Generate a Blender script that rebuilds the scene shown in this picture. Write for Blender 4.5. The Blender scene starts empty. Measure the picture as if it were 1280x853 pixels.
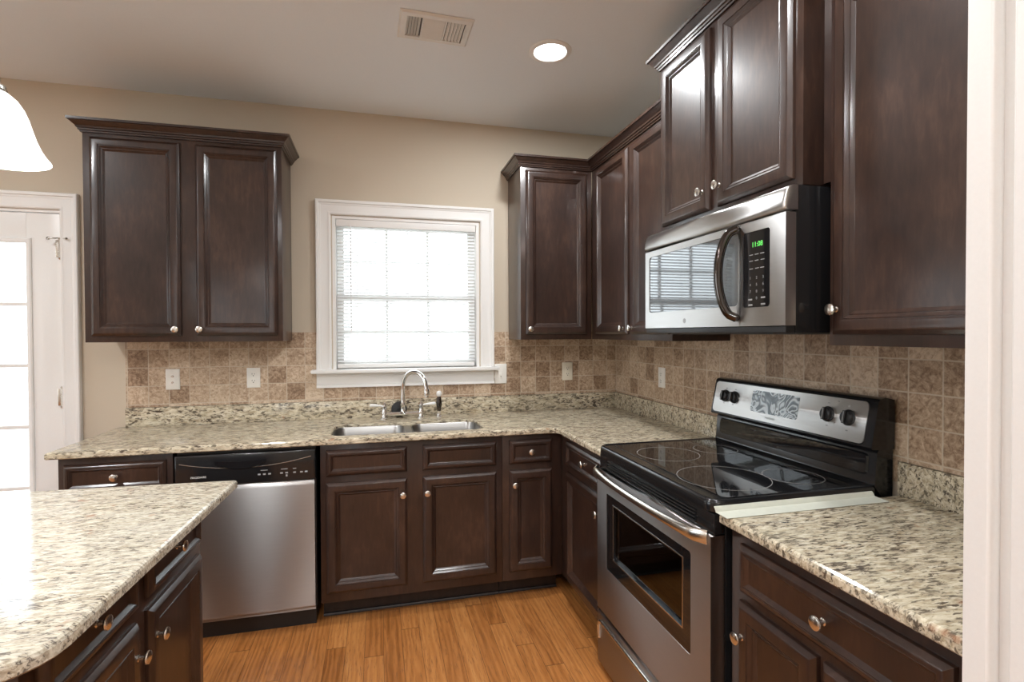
import bpy, bmesh, math, random
from mathutils import Vector, Matrix
random.seed(7)
scn = bpy.context.scene
COL = scn.collection
R = math.radians

# ------------------------------------------------------------------ camera
F_PX, YAW, PITCH, ROLL = 652.55, 0.2493, 0.0145, -0.0035
CAM = Vector((-1.5609, -3.2646, 1.4143))
def cam_matrix():
    cy, sy, cp, sp = math.cos(YAW), math.sin(YAW), math.cos(PITCH), math.sin(PITCH)
    f0 = Vector((cp*sy, cp*cy, -sp)); u0 = Vector((sp*sy, sp*cy, cp)); r0 = Vector((cy, -sy, 0))
    c, s = math.cos(ROLL), math.sin(ROLL)
    r = c*r0 + s*u0; u = -s*r0 + c*u0
    m = Matrix((( r.x, u.x, -f0.x, CAM.x), (r.y, u.y, -f0.y, CAM.y), (r.z, u.z, -f0.z, CAM.z), (0, 0, 0, 1)))
    return m
cd = bpy.data.cameras.new('camera'); cam = bpy.data.objects.new('camera', cd); COL.objects.link(cam)
cd.sensor_width = 36; cd.lens = F_PX/1280*36; cd.clip_start = .02; cam.matrix_world = cam_matrix()
scn.camera = cam

# ------------------------------------------------------------------ world, lamps, exposure
scn.view_settings.view_transform = 'Standard'; scn.view_settings.look = 'None'
scn.view_settings.gamma = 1; scn.view_settings.use_curve_mapping = False
scn.view_settings.exposure = 0.10
w = bpy.data.worlds.new('overcast sky'); scn.world = w; w.use_nodes = True
bg = w.node_tree.nodes['Background']; bg.inputs[0].default_value = (.87, .945, 1, 1); bg.inputs[1].default_value = 5.2
scn.cycles.use_adaptive_sampling = False; scn.cycles.use_denoising = True; scn.cycles.denoiser = 'OPENIMAGEDENOISE'; scn.cycles.denoising_input_passes = 'RGB_ALBEDO_NORMAL'; scn.cycles.denoising_prefilter = 'ACCURATE'
scn.cycles.max_bounces = 10;  scn.cycles.diffuse_bounces = 6; scn.cycles.glossy_bounces = 5
scn.cycles.transparent_max_bounces = 16; scn.cycles.sample_clamp_indirect = 6
CEIL = 2.737
def lamp(name, kind, loc, energy, size=.15, color=(1, 1, 1), rot=(0, 0, 0), sy=None, portal=False):
    l = bpy.data.lights.new(name, kind); l.energy = energy; l.color = color
    if kind == 'AREA':
        if sy: l.shape = 'RECTANGLE'; l.size = size; l.size_y = sy
        else: l.shape = 'DISK'; l.size = size
        l.cycles.is_portal = portal
    o = bpy.data.objects.new(name, l); COL.objects.link(o); o.location = loc; o.rotation_euler = rot
    return o
WARM = (.95, .98, 1)
for x, y, e in ((-.775, -.92, 17), (-.95, -2.2, 17), (-1.9, -3.4, 16), (-3.6, -1.5, 20), (-5.0, -3.6, 34), (-.6, -4.6, 26), (-1.9, -4.9, 34)):
    lamp('can_and_fill_lamp', 'AREA', (x, y, CEIL-.012), e, .13, WARM)  # first is the recessed light; the rest are unseen lamps added for fill
# daylight enters by the windows: sampling portals that fill each opening
lamp('daylight_kitchen_window', 'AREA', (-1.385, .10, 1.66), 1, .88, rot=(R(-90), 0, 0), sy=.92, portal=True)
lamp('daylight_door', 'AREA', (-3.585, .10, 1.02), 1, .80, rot=(R(-90), 0, 0), sy=2.0, portal=True)
lamp('daylight_left_window', 'AREA', (-6.10, -1.7, 1.45), 1, 1.5, rot=(0, R(-90), 0), sy=1.9, portal=True)
lamp('daylight_front_window', 'AREA', (-4.03, -6.60, 1.225), 1, 0.38, rot=(R(90), 0, 0), sy=1.95, portal=True)
lamp('daylight_front_window', 'AREA', (-3.31, -6.60, 1.225), 1, 0.25, rot=(R(90), 0, 0), sy=1.95, portal=True)
lamp('daylight_front_window', 'AREA', (-2.92, -6.60, 1.225), 1, 0.27, rot=(R(90), 0, 0), sy=1.95, portal=True)

# ------------------------------------------------------------------ node helpers / materials
class NT:
    def __init__(s, name):
        s.m = bpy.data.materials.new(name); s.m.use_nodes = True
        s.t = s.m.node_tree; s.b = s.t.nodes['Principled BSDF']
    def n(s, kind, ins=None, **kw):
        nd = s.t.nodes.new(kind)
        for k, v in kw.items(): setattr(nd, k, v)
        for k, v in (ins or {}).items():
            if isinstance(v, bpy.types.NodeSocket): s.t.links.new(v, nd.inputs[k])
            else: nd.inputs[k].default_value = v
        return nd
    def math(s, op, a, b=0.0, c=None, clamp=False):
        nd = s.t.nodes.new('ShaderNodeMath'); nd.operation = op; nd.use_clamp = clamp
        for i, v in enumerate((a, b) + ((c,) if c is not None else ())):
            if isinstance(v, bpy.types.NodeSocket): s.t.links.new(v, nd.inputs[i])
            else: nd.inputs[i].default_value = v
        return nd.outputs[0]
    def ramp(s, fac, stops, interp='LINEAR'):
        nd = s.t.nodes.new('ShaderNodeValToRGB'); s.t.links.new(fac, nd.inputs[0]); cr = nd.color_ramp; cr.interpolation = interp
        while len(cr.elements) < len(stops): cr.elements.new(.5)
        for e, (p, c) in zip(cr.elements, stops): e.position = p; e.color = (*c, 1) if len(c) == 3 else c
        return nd.outputs[0]
    def mix(s, fac, a, b, blend='MIX'):
        nd = s.t.nodes.new('ShaderNodeMix'); nd.data_type = 'RGBA'; nd.blend_type = blend
        for i, v in ((0, fac), (6, a), (7, b)):
            if isinstance(v, bpy.types.NodeSocket): s.t.links.new(v, nd.inputs[i])
            else: nd.inputs[i].default_value = v if i == 0 else (*v, 1)
        return nd.outputs[2]
    def obj(s, scale=(1, 1, 1), rot=(0, 0, 0), loc=(0, 0, 0), rnd=False):
        tc = s.n('ShaderNodeTexCoord'); v = tc.outputs['Object']
        if rnd:
            oi = s.n('ShaderNodeObjectInfo'); 
            sc = s.math('MULTIPLY', oi.outputs['Random'], 37.0)
            v = s.n('ShaderNodeVectorMath', {0: v, 1: s.n('ShaderNodeCombineXYZ', {0: sc, 1: sc, 2: sc}).outputs[0]}, operation='ADD').outputs[0]
        return s.n('ShaderNodeMapping', {'Vector': v, 'Scale': scale, 'Rotation': rot, 'Location': loc}).outputs[0]
    def noise(s, vec, scale, detail=3, rough=.55, dist=0.0):
        return s.n('ShaderNodeTexNoise', {'Vector': vec, 'Scale': scale, 'Detail': detail, 'Roughness': rough, 'Distortion': dist}).outputs[0]
    def set(s, **kw):
        for k, v in kw.items():
            i = s.b.inputs[{'base': 'Base Color', 'rough': 'Roughness', 'metal': 'Metallic', 'spec': 'Specular IOR Level', 'coat': 'Coat Weight',
                'coatr': 'Coat Roughness', 'normal': 'Normal', 'emit': 'Emission Color', 'emits': 'Emission Strength', 'trans': 'Transmission Weight',
                'ior': 'IOR', 'aniso': 'Anisotropic', 'tangent': 'Tangent', 'sss': 'Subsurface Weight', 'alpha': 'Alpha', 'anrot': 'Anisotropic Rotation'}[k]]
            if isinstance(v, bpy.types.NodeSocket): s.t.links.new(v, i)
            elif isinstance(v, tuple): i.default_value = (*v, 1) if len(v) == 3 else v
            else: i.default_value = v
        return s.m
    def bump(s, h, strength=.2, dist=.002):
        return s.n('ShaderNodeBump', {'Height': h, 'Strength': strength, 'Distance': dist}).outputs[0]

def plain(name, base, rough=.5, metal=0.0, **kw):
    """plain colour with a faint procedural mottling"""
    t = NT(name); v = t.obj(); n = t.noise(v, 14, 2)
    f = .94
    c = t.mix(n, tuple(x*f for x in base), tuple(min(1, x*(2-f)) for x in base))
    return t.set(base=c, rough=rough, metal=metal, **kw)

M = {}
def make_materials():
    # espresso cabinet wood
    t = NT('espresso_wood'); v = t.obj((1, 1, .22), rnd=True)
    n = t.noise(v, 55, 5, .62, .3); m = t.noise(t.obj((1, 1, .7), rnd=True), 5.5, 3, .6)
    c = t.ramp(t.math('ADD', t.math('MULTIPLY', n, .45), t.math('MULTIPLY', m, .55)), [(.32, (.015, .0066, .0045)), (.52, (.034, .0158, .0104)), (.72, (.070, .0355, .0232))])
    M['wood'] = t.set(base=c, rough=.42, spec=.35, coat=.60, coatr=.17)
    t = NT('dark_toe_kick'); n = t.noise(t.obj((1, 1, .2)), 40, 3)
    M['kick'] = t.set(base=t.ramp(n, [(.3, (.012, .007, .006)), (.7, (.028, .016, .012))]), rough=.45)
    # granite
    def granite(name, rot, light, dth, fs=1.0):
        t = NT(name)
        v = t.obj((.42, 1.45, 1.1), rot=(0, 0, rot))
        big = t.noise(v, 9, 4, .6, .4)
        a = t.noise(v, 62*fs, 5, .62, .9)
        b = t.noise(t.obj((.42, 1.5, 1.1), rot=(0, 0, rot), loc=(3, 5, 2)), 88*fs, 4, .62, .7)
        g = t.noise(t.obj((.5, 1.4, 1.1), rot=(0, 0, rot), loc=(7, 1, 4)), 36*fs, 4, .6, .8)
        base = t.ramp(a, [(.28, (.23, .17, .105)), (.40, (.42, .345, .235)), (.50, (.585, .51, .375)), (.64, (.75, .685, .545))] if fs == 1.0 else [(.28, (.22, .17, .11)), (.40, (.39, .335, .245)), (.50, (.53, .48, .375)), (.64, (.68, .64, .54))])
        base = t.mix(t.ramp(g, [(.46, (0, 0, 0)), (.62, (.75, .75, .75))]), base, (.36, .30, .225))
        dk = t.math('ADD', b, t.math('MULTIPLY', t.math('SUBTRACT', g, .5), .55))
        base = t.mix(t.ramp(dk, [(dth, (0, 0, 0)), (dth+.085, (1, 1, 1))]), base, (.068, .050, .038))
        rn = t.noise(t.obj(loc=(11, 3, 9)), 16, 2)
        base = t.mix(t.ramp(rn, [(.70, (0, 0, 0)), (.76, (.7, .7, .7))]), base, (.32, .13, .06))
        base = t.mix(t.ramp(big, [(.35, (0, 0, 0)), (.7, (.35, .35, .35))]), base, tuple(light))
        return t.set(base=base, rough=.10, spec=.45, normal=t.bump(a, .02, .0004))
    M['granite'] = granite('golden_granite', R(35), (.60, .54, .39), .517)
    M['granite_island'] = granite('pale_granite', R(-35), (.68, .65, .57), .545, 1.45)
    # tile: tumbled travertine squares; ax = 'X' or 'Y' runs along the wall
    def tile(name, ax, off):
        t = NT(name); tc = t.n('ShaderNodeTexCoord').outputs['Object']
        sx = t.n('ShaderNodeSeparateXYZ', {0: tc})
        wob = t.noise(tc, 22, 2)
        jit = t.math('MULTIPLY', t.math('SUBTRACT', wob, .5), .028)
        P = .1005
        u = t.math('ADD', t.math('DIVIDE', t.math('SUBTRACT', sx.outputs[ax], off), P), jit)
        q = t.math('ADD', t.math('DIVIDE', t.math('SUBTRACT', sx.outputs['Z'], 1.02), P), jit)
        cell = t.n('ShaderNodeCombineXYZ', {0: t.math('FLOOR', u), 1: t.math('FLOOR', q), 2: 3.3}).outputs[0]
        wn = t.n('ShaderNodeTexWhiteNoise', {0: cell}, noise_dimensions='3D')
        du = t.math('ABSOLUTE', t.math('SUBTRACT', t.math('FRACT', u), .5)); dq = t.math('ABSOLUTE', t.math('SUBTRACT', t.math('FRACT', q), .5))
        edge = t.math('MAXIMUM', du, dq)
        grout = t.ramp(edge, [(.466, (0, 0, 0)), (.488, (.85, .85, .85))])
        sh = t.n('ShaderNodeVectorMath', {0: tc, 1: t.n('ShaderNodeVectorMath', {0: wn.outputs[1], 'Scale': 9.0}, operation='SCALE').outputs[0]}, operation='ADD').outputs[0]
        n1 = t.noise(sh, 30, 5, .68, 1.8); n2 = t.noise(sh, 75, 4, .7, .4)
        tone = t.math('ADD', t.math('MULTIPLY', wn.outputs[0], .18), t.math('MULTIPLY', t.math('ADD', t.math('MULTIPLY', n1, .66), t.math('MULTIPLY', n2, .40)), .86))
        c = t.ramp(tone, [(.36, (.175, .105, .064)), (.46, (.315, .210, .135)), (.56, (.480, .350, .242)), (.68, (.66, .53, .395))])
        pit = t.ramp(n2, [(.30, (1, 1, 1)), (.40, (0, 0, 0))])
        c = t.mix(t.math('MULTIPLY', pit, .55), c, (.17, .10, .065))
        c = t.mix(grout, c, (.58, .49, .38))
        h = t.math('SUBTRACT', t.math('MULTIPLY', n2, .25), t.math('MULTIPLY', grout, .8))
        return t.set(base=c, rough=.48, spec=.4, normal=t.bump(h, .45, .0025))
    M['tile_back'] = tile('travertine_back', 'X', -2.843)
    M['tile_right'] = tile('travertine_right', 'Y', -.63)
    # oak strip floor, boards along Y
    t = NT('oak_floor'); tc = t.n('ShaderNodeTexCoord').outputs['Object']; sx = t.n('ShaderNodeSeparateXYZ', {0: tc})
    u = t.math('DIVIDE', t.math('ADD', sx.outputs['X'], .637), .083); iu = t.math('FLOOR', u)
    r1 = t.n('ShaderNodeTexWhiteNoise', {'W': iu}, noise_dimensions='1D').outputs[0]
    q = t.math('ADD', t.math('DIVIDE', sx.outputs['Y'], .95), t.math('MULTIPLY', r1, 7.0)); iq = t.math('FLOOR', q)
    wn = t.n('ShaderNodeTexWhiteNoise', {0: t.n('ShaderNodeCombineXYZ', {0: iu, 1: iq}).outputs[0]}, noise_dimensions='2D')
    off = t.n('ShaderNodeVectorMath', {0: wn.outputs[1], 'Scale': 13.0}, operation='SCALE').outputs[0]
    gv = t.n('ShaderNodeVectorMath', {0: t.n('ShaderNodeMapping', {'Vector': tc, 'Scale': (1, .07, 1)}).outputs[0], 1: off}, operation='ADD').outputs[0]
    g1 = t.noise(gv, 42, 5, .6, 1.2); g2 = t.noise(gv, 190, 3, .6, .5)
    wv = t.n('ShaderNodeTexWave', {'Vector': t.n('ShaderNodeVectorMath', {0: t.n('ShaderNodeMapping', {'Vector': tc, 'Scale': (1, .12, 1)}).outputs[0], 1: off}, operation='ADD').outputs[0], 'Scale': 13.0, 'Distortion': 14.0, 'Detail': 2.0, 'Detail Scale': .9}, wave_type='BANDS', bands_direction='X').outputs[0]
    tone = t.math('ADD', t.math('MULTIPLY', wn.outputs[0], .24), t.math('ADD', t.math('MULTIPLY', g1, .50), t.math('MULTIPLY', wv, .15)))
    c = t.ramp(tone, [(.20, (.235, .080, .018)), (.38, (.385, .145, .038)), (.56, (.485, .200, .057)), (.80, (.59, .275, .090))])
    c = t.mix(t.ramp(g2, [(.34, (.7, .7, .7)), (.45, (0, 0, 0))]), c, (.22, .085, .028))
    du = t.math('ABSOLUTE', t.math('SUBTRACT', t.math('FRACT', u), .5)); dq = t.math('ABSOLUTE', t.math('SUBTRACT', t.math('FRACT', q), .5))
    gap = t.math('MAXIMUM', t.ramp(du, [(.480, (0, 0, 0)), (.494, (1, 1, 1))]), t.ramp(dq, [(.4975, (0, 0, 0)), (.499, (1, 1, 1))]))
    c = t.mix(t.math('MULTIPLY', gap, .8), c, (.11, .042, .016))
    M['floor'] = t.set(base=c, rough=t.math('ADD', .26, t.math('MULTIPLY', g1, .14)), spec=.45, normal=t.bump(t.math('SUBTRACT', t.math('MULTIPLY', g2, .2), gap), .18, .001))
    # paints
    def paint(name, col, rough=.6):
        t = NT(name); n = t.noise(t.obj(), 180, 2)
        return t.set(base=t.mix(n, tuple(x*.975 for x in col), tuple(min(1, x*1.025) for x in col)), rough=rough, spec=.3, normal=t.bump(n, .05, .0006))
    M['wall'] = paint('beige_wall_paint', (.56, .485, .385)); M['ceil'] = paint('ceiling_paint', (.80, .845, .885), .75)
    M['trim'] = paint('white_trim_paint', (.82, .81, .79), .30); M['white_plastic'] = plain('white_plastic', (.84, .82, .77), .35)
    M['ivory'] = plain('ivory_plastic', (.76, .70, .58), .35)
    M['slat'] = plain('white_slat', (.86, .86, .86), .4)
    t = NT('translucent_slat'); t.t.nodes.remove(t.b); n = t.noise(t.obj(), 30, 2); c = t.mix(n, (.86, .86, .86), (.92, .92, .92))
    mx = t.n('ShaderNodeMixShader', {0: .55, 1: t.n('ShaderNodeBsdfDiffuse', {0: c}).outputs[0], 2: t.n('ShaderNodeBsdfTranslucent', {0: c}).outputs[0]})
    t.t.links.new(mx.outputs[0], t.t.nodes['Material Output'].inputs[0]); M['blind_slat'] = t.m
    # metals and glass
    def steel(name, lo, hi, rough):
        t = NT(name); v = t.obj((.02, .02, 1)); n = t.noise(v, 420, 2)
        tg = t.n('ShaderNodeTangent', direction_type='RADIAL', axis='Z').outputs[0]
        return t.set(base=t.mix(n, lo, hi), metal=1.0, rough=rough, aniso=1.0, anrot=.25, tangent=tg)
    M['steel'] = steel('brushed_steel', (.60, .59, .58), (.66, .65, .64), .36)
    M['steel_half_shaded'] = steel('half_shaded_brushed_steel', (.50, .475, .46), (.56, .53, .515), .38)  # same steel, darker: shade on the range front put into the colour
    M['steel_shaded'] = steel('shaded_brushed_steel', (.37, .355, .345), (.42, .405, .395), .35)  # darkest copy of the steel, dimmer light on the dishwasher door painted in
    M['sink_steel'] = plain('satin_steel', (.33, .325, .315), .30, 1.0)
    M['nickel'] = plain('brushed_nickel', (.70, .67, .62), .24, 1.0)
    M['chrome'] = plain('chrome', (.82, .82, .83), .06, 1.0)
    M['dark_chrome'] = plain('black_chrome', (.10, .09, .085), .10, 1.0)
    M['black'] = plain('black_enamel', (.012, .012, .013), .16)
    M['black_matte'] = plain('black_plastic', (.014, .014, .015), .42)
    M['black_glass'] = plain('black_glass', (.010, .010, .011), .03, spec=.65)
    M['ring'] = plain('burner_ring_print', (.30, .29, .28), .25)
    M['rubber'] = plain('black_rubber', (.012, .012, .012), .55)
    M['white_print'] = plain('white_print', (.72, .72, .72), .5)
    M['grey_print'] = plain('grey_print', (.32, .32, .32), .5)
    M['porcelain'] = plain('white_porcelain', (.86, .85, .83), .12)
    M['grille'] = plain('white_enamel', (.74, .73, .70), .4)
    M['oven_enamel'] = plain('speckled_oven_enamel', (.13, .125, .12), .35)
    M['duct'] = plain('dark_duct', (.10, .10, .10), .7)
    t = NT('green_led'); M['led'] = t.set(base=(.02, .2, .03), emit=(.18, .95, .16), emits=1.1)
    t = NT('lit_lens'); M['lens'] = t.set(base=(.9, .9, .88), emit=(1, .96, .90), emits=9.0)
    t = NT('lit_frosted_glass'); n = t.noise(t.obj(), 20, 2)
    M['shade'] = t.set(base=(.9, .89, .86), rough=.25, emit=(1, .97, .92), emits=1.25)
    t = NT('silicone'); n = t.noise(t.obj(), 60, 2)
    M['silicone'] = t.set(base=t.mix(n, (.60, .62, .53), (.70, .71, .62)), rough=.32, spec=.5)
    # microwave / oven see-through dark glass, window panes: thin glass = transparent + sharp reflection
    def thin(name, tint, refl):
        t = NT(name); t.t.nodes.remove(t.b)
        lw = t.n('ShaderNodeLayerWeight', {'Blend': refl})
        tr = t.n('ShaderNodeBsdfTransparent', {0: (*tint, 1)}); gl = t.n('ShaderNodeBsdfGlossy', {0: (1, 1, 1, 1), 'Roughness': .015})
        mx = t.n('ShaderNodeMixShader', {0: lw.outputs[0], 1: tr.outputs[0], 2: gl.outputs[0]})
        t.t.links.new(mx.outputs[0], t.t.nodes['Material Output'].inputs[0]); return t.m
    M['pane'] = thin('window_glass', (.97, .98, .98), .12)
    M['oven_glass'] = thin('tinted_oven_glass', (.42, .41, .40), .30)
    t = NT('mirrored_microwave_glass'); M['mw_glass'] = t.set(base=(.04, .05, .06), rough=.04, spec=.8, coat=.6, coatr=.02, ior=1.7)
    # liquid-crystal display with its peeling protective film
    t = NT('display_film'); v = t.obj((1, 1, 1))
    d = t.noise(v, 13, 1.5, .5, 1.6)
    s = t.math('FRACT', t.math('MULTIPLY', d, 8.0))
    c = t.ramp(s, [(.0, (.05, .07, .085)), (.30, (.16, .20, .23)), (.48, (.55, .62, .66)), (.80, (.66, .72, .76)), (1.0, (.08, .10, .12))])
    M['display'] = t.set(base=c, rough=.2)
    t = NT('lawn'); n = t.noise(t.obj(), 8, 4)
    M['lawn'] = t.set(base=t.ramp(n, [(.3, (.45, .47, .42)), (.7, (.62, .63, .58))]), rough=.9)
make_materials()

# ------------------------------------------------------------------ mesh helpers
class MB:
    def __init__(s): s.v = []; s.f = []
    def add(s, vs, fs):
        o = len(s.v); s.v += [tuple(p) for p in vs]; s.f += [tuple(i+o for i in f) for f in fs]
    def bm(s, bm):
        bm.verts.ensure_lookup_table(); bm.verts.index_update()
        s.add([v.co[:] for v in bm.verts], [[v.index for v in f.verts] for f in bm.faces]); bm.free(); return s
    def box(s, x0, x1, y0, y1, z0, z1, bev=0.0, seg=2):
        b = bmesh.new(); bmesh.ops.create_cube(b, size=1)
        for q in b.verts:
            q.co = Vector((x0+(q.co.x+.5)*(x1-x0), y0+(q.co.y+.5)*(y1-y0), z0+(q.co.z+.5)*(z1-z0)))
        if bev: bmesh.ops.bevel(b, geom=b.edges[:], offset=bev, segments=seg, affect='EDGES', profile=.6)
        return s.bm(b)
    def loops(s, loops, cap0=True, cap1=True, closed=True):
        """skin successive point loops of equal length"""
        n = len(loops[0]); o = len(s.v)
        for l in loops: s.v += [tuple(p) for p in l]
        for k in range(len(loops)-1):
            for i in range(n if closed else n-1):
                j = (i+1) % n; s.f.append((o+k*n+i, o+k*n+j, o+(k+1)*n+j, o+(k+1)*n+i))
        if cap0: s.f.append(tuple(o+i for i in reversed(range(n))))
        if cap1: s.f.append(tuple(o+(len(loops)-1)*n+i for i in range(n)))
        return s
    def lathe(s, prof, org=(0, 0, 0), axis=(0, 0, 1), n=24, cap0=True, cap1=True):
        ax = Vector(axis).normalized(); e1 = ax.orthogonal().normalized(); e2 = ax.cross(e1); o = Vector(org); ls = []
        for r, h in prof:
            ls.append([o+ax*h+(e1*math.cos(2*math.pi*i/n)+e2*math.sin(2*math.pi*i/n))*max(r, 1e-5) for i in range(n)])
        return s.loops(ls, cap0, cap1)
    def tube(s, pts, r, n=12, caps=True):
        pts = [Vector(p) for p in pts]; rs = r if isinstance(r, (list, tuple)) else [r]*len(pts); ls = []; prev = None
        for i, p in enumerate(pts):
            t = (pts[min(i+1, len(pts)-1)]-pts[max(i-1, 0)]).normalized()
            if prev is None: e1 = t.orthogonal().normalized()
            else: e1 = (prev-t*prev.dot(t)).normalized()
            prev = e1; e2 = t.cross(e1)
            ls.append([p+(e1*math.cos(2*math.pi*k/n)+e2*math.sin(2*math.pi*k/n))*rs[i] for k in range(n)])
        return s.loops(ls, caps, caps)
    def panel(s, u0, u1, w0, w1, prof, v=0.0):
        """mitred rectangular panel facing -y: prof = [(inset, height towards the viewer)]"""
        ls = []
        for d, h in prof:
            ls.append([(u0+d, v-h, w0+d), (u1-d, v-h, w0+d), (u1-d, v-h, w1-d), (u0+d, v-h, w1-d)])
        return s.loops(ls)
    def ring(s, u0, u1, w0, w1, prof, v=0.0):
        """mitred picture-frame moulding facing -y, open in the middle (prof closed)"""
        ls = [[(u0+d, v-h, w0+d), (u1-d, v-h, w0+d), (u1-d, v-h, w1-d), (u0+d, v-h, w1-d)] for d, h in prof]
        return s.loops(ls+[ls[0]], False, False)
    def sweep(s, path, prof, first=0, last=None, left=False):
        """profile (out, up) along a plan polyline with mitred corners; emits path[first..last]"""
        P = [Vector((p[0], p[1])) for p in path]; z = path[0][2]; last = len(P)-1 if last is None else last; ls = []
        sg = -1 if left else 1
        for i in range(first, last+1):
            ns = []
            for a, b in ((i-1, i), (i, i+1)):
                if 0 <= a and b < len(P):
                    d = (P[b]-P[a]).normalized(); ns.append(Vector((d.y, -d.x))*sg)
            m = (ns[0]+ns[-1]).normalized(); k = 1/max(.2, m.dot(ns[0]))
            ls.append([(P[i].x+m.x*k*o, P[i].y+m.y*k*o, z+h) for o, h in prof])
        return s.loops(ls)
    def text(s, txt, u, w, size, v=0.0, align='CENTER'):
        """flat lettering in the x-z plane facing -y"""
        c = bpy.data.curves.new('lettering', 'FONT'); c.body = txt; c.size = size; c.align_x = align; c.align_y = 'CENTER'; c.extrude = .0002
        o = bpy.data.objects.new('lettering', c); me = bpy.data.meshes.new_from_object(o)
        s.add([(u+p.co.x, v-p.co.z, w+p.co.y) for p in me.vertices], [tuple(f.vertices) for f in me.polygons])
        bpy.data.objects.remove(o); bpy.data.curves.remove(c); bpy.data.meshes.remove(me); return s
    def build(s, name, mat, parent=None, smooth=True, ang=32, world=False, loc=None):
        me = bpy.data.meshes.new(name); vs = s.v
        if world and parent is not None:
            inv = parent.matrix_basis.inverted() if parent.parent is None else (parent.parent.matrix_basis @ parent.matrix_basis).inverted()
            vs = [tuple(inv @ Vector(p)) for p in vs]
        if loc is not None: vs = [(p[0]-loc[0], p[1]-loc[1], p[2]-loc[2]) for p in vs]
        me.from_pydata(vs, [], s.f); me.validate()
        b = bmesh.new(); b.from_mesh(me); bmesh.ops.recalc_face_normals(b, faces=b.faces[:]); b.to_mesh(me); b.free()
        if smooth:
            me.shade_smooth(); me.set_sharp_from_angle(angle=R(ang))
        me.materials.append(M[mat] if isinstance(mat, str) else mat)
        o = bpy.data.objects.new(name, me); COL.objects.link(o)
        if parent is not None: o.parent = parent
        if loc is not None: o.location = loc
        return o
def rrect(x0, x1, y0, y1, r, n=6):
    pts = []
    for cx, cy, a in ((x1-r, y1-r, 0), (x0+r, y1-r, 90), (x0+r, y0+r, 180), (x1-r, y0+r, 270)):
        for i in range(n+1):
            t = R(a+90*i/n); pts.append((cx+r*math.cos(t), cy+r*math.sin(t)))
    return pts
def offset_poly(pts, d):
    """inset a counter-clockwise polygon by d"""
    n = len(pts); out = []
    for i in range(n):
        p, a, b = Vector(pts[i]), Vector(pts[i-1]), Vector(pts[(i+1) % n])
        d1 = (p-a).normalized(); d2 = (b-p).normalized(); n1 = Vector((-d1.y, d1.x)); n2 = Vector((-d2.y, d2.x))
        m = (n1+n2).normalized(); k = d/max(.3, m.dot(n1)); out.append((p.x+m.x*k, p.y+m.y*k))
    return out
def tag(o, label=None, cat=None, group=None, kind=None):
    if label: o['label'] = label
    if cat: o['category'] = cat
    if group: o['group'] = group
    if kind: o['kind'] = kind
    return o
def thing(name, label, cat, loc=(0, 0, 0), rz=0.0, group=None):
    o = bpy.data.objects.new(name, None); COL.objects.link(o); o.empty_display_size = .1
    o.location = loc; o.rotation_euler = (0, 0, rz)
    o.matrix_basis = Matrix.Translation(loc) @ Matrix.Rotation(rz, 4, 'Z')
    return tag(o, label, cat, group)
def struct(name, mb, mat, parent=None, **kw):
    o = mb.build(name, mat, parent, **kw)
    if parent is None: o['kind'] = 'structure'
    return o
def sempty(name, loc=(0, 0, 0)):
    o = bpy.data.objects.new(name, None); COL.objects.link(o); o.location = loc; o['kind'] = 'structure'
    o.matrix_basis = Matrix.Translation(loc); return o

# ------------------------------------------------------------------ room shell
XL, YF = -6.0, -6.5
def wall_with_holes(name, a0, a1, fixed, holes, axis, t=.12, mat='wall', z1=CEIL):
    """wall slab along x (axis 'x', outward +y or -y by sign of t) or y; holes = (a0, a1, z0, z1)"""
    m = MB(); cuts = sorted({a0, a1, *[h[0] for h in holes], *[h[1] for h in holes]})
    for p, q in zip(cuts, cuts[1:]):
        hs = sorted([h for h in holes if h[0] <= p+1e-6 and h[1] >= q-1e-6], key=lambda h: h[2]); z = 0
        for seg in [(h[2], h[3]) for h in hs] + [(z1, z1)]:
            if seg[0]-z > 1e-4:
                lo, hi = min(fixed, fixed+t), max(fixed, fixed+t)
                if axis == 'x': m.box(p, q, lo, hi, z, seg[0])
                else: m.box(lo, hi, p, q, z, seg[0])
            z = seg[1]
    return struct(name, m, mat, smooth=False)
struct('floor', MB().box(XL, 0, YF, 0, -.05, 0), 'floor', smooth=False)
struct('ceiling', MB().box(XL, 0, YF, 0, CEIL, CEIL+.08), 'ceil', smooth=False)
WIN = (-1.826, -.944, 1.205, 2.117)           # kitchen window opening
DOOR = (-4.005, -3.178, 0, 2.070)
wall_with_holes('wall_back', XL, .12, 0, [WIN, DOOR], 'x')
wall_with_holes('wall_right', YF, 0, 0, [], 'y')
wall_with_holes('wall_left', YF, 0, XL, [(-2.65, -.75, .70, 2.20)], 'y', -.12)
wall_with_holes('wall_front', XL, 0, YF, [(-4.22, -3.84, .25, 2.2), (-3.44, -3.19, .25, 2.2), (-3.05, -2.78, .25, 2.2)], 'x', -.12)
struct('wall_side', MB().box(-.6345, 0, -2.745, -2.638, 0, CEIL), 'wall', smooth=False)      # short return wall by the camera
g = struct('ground', MB().box(-16, 8, -16, 10, -.5, -.3), 'lawn', smooth=False)

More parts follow.
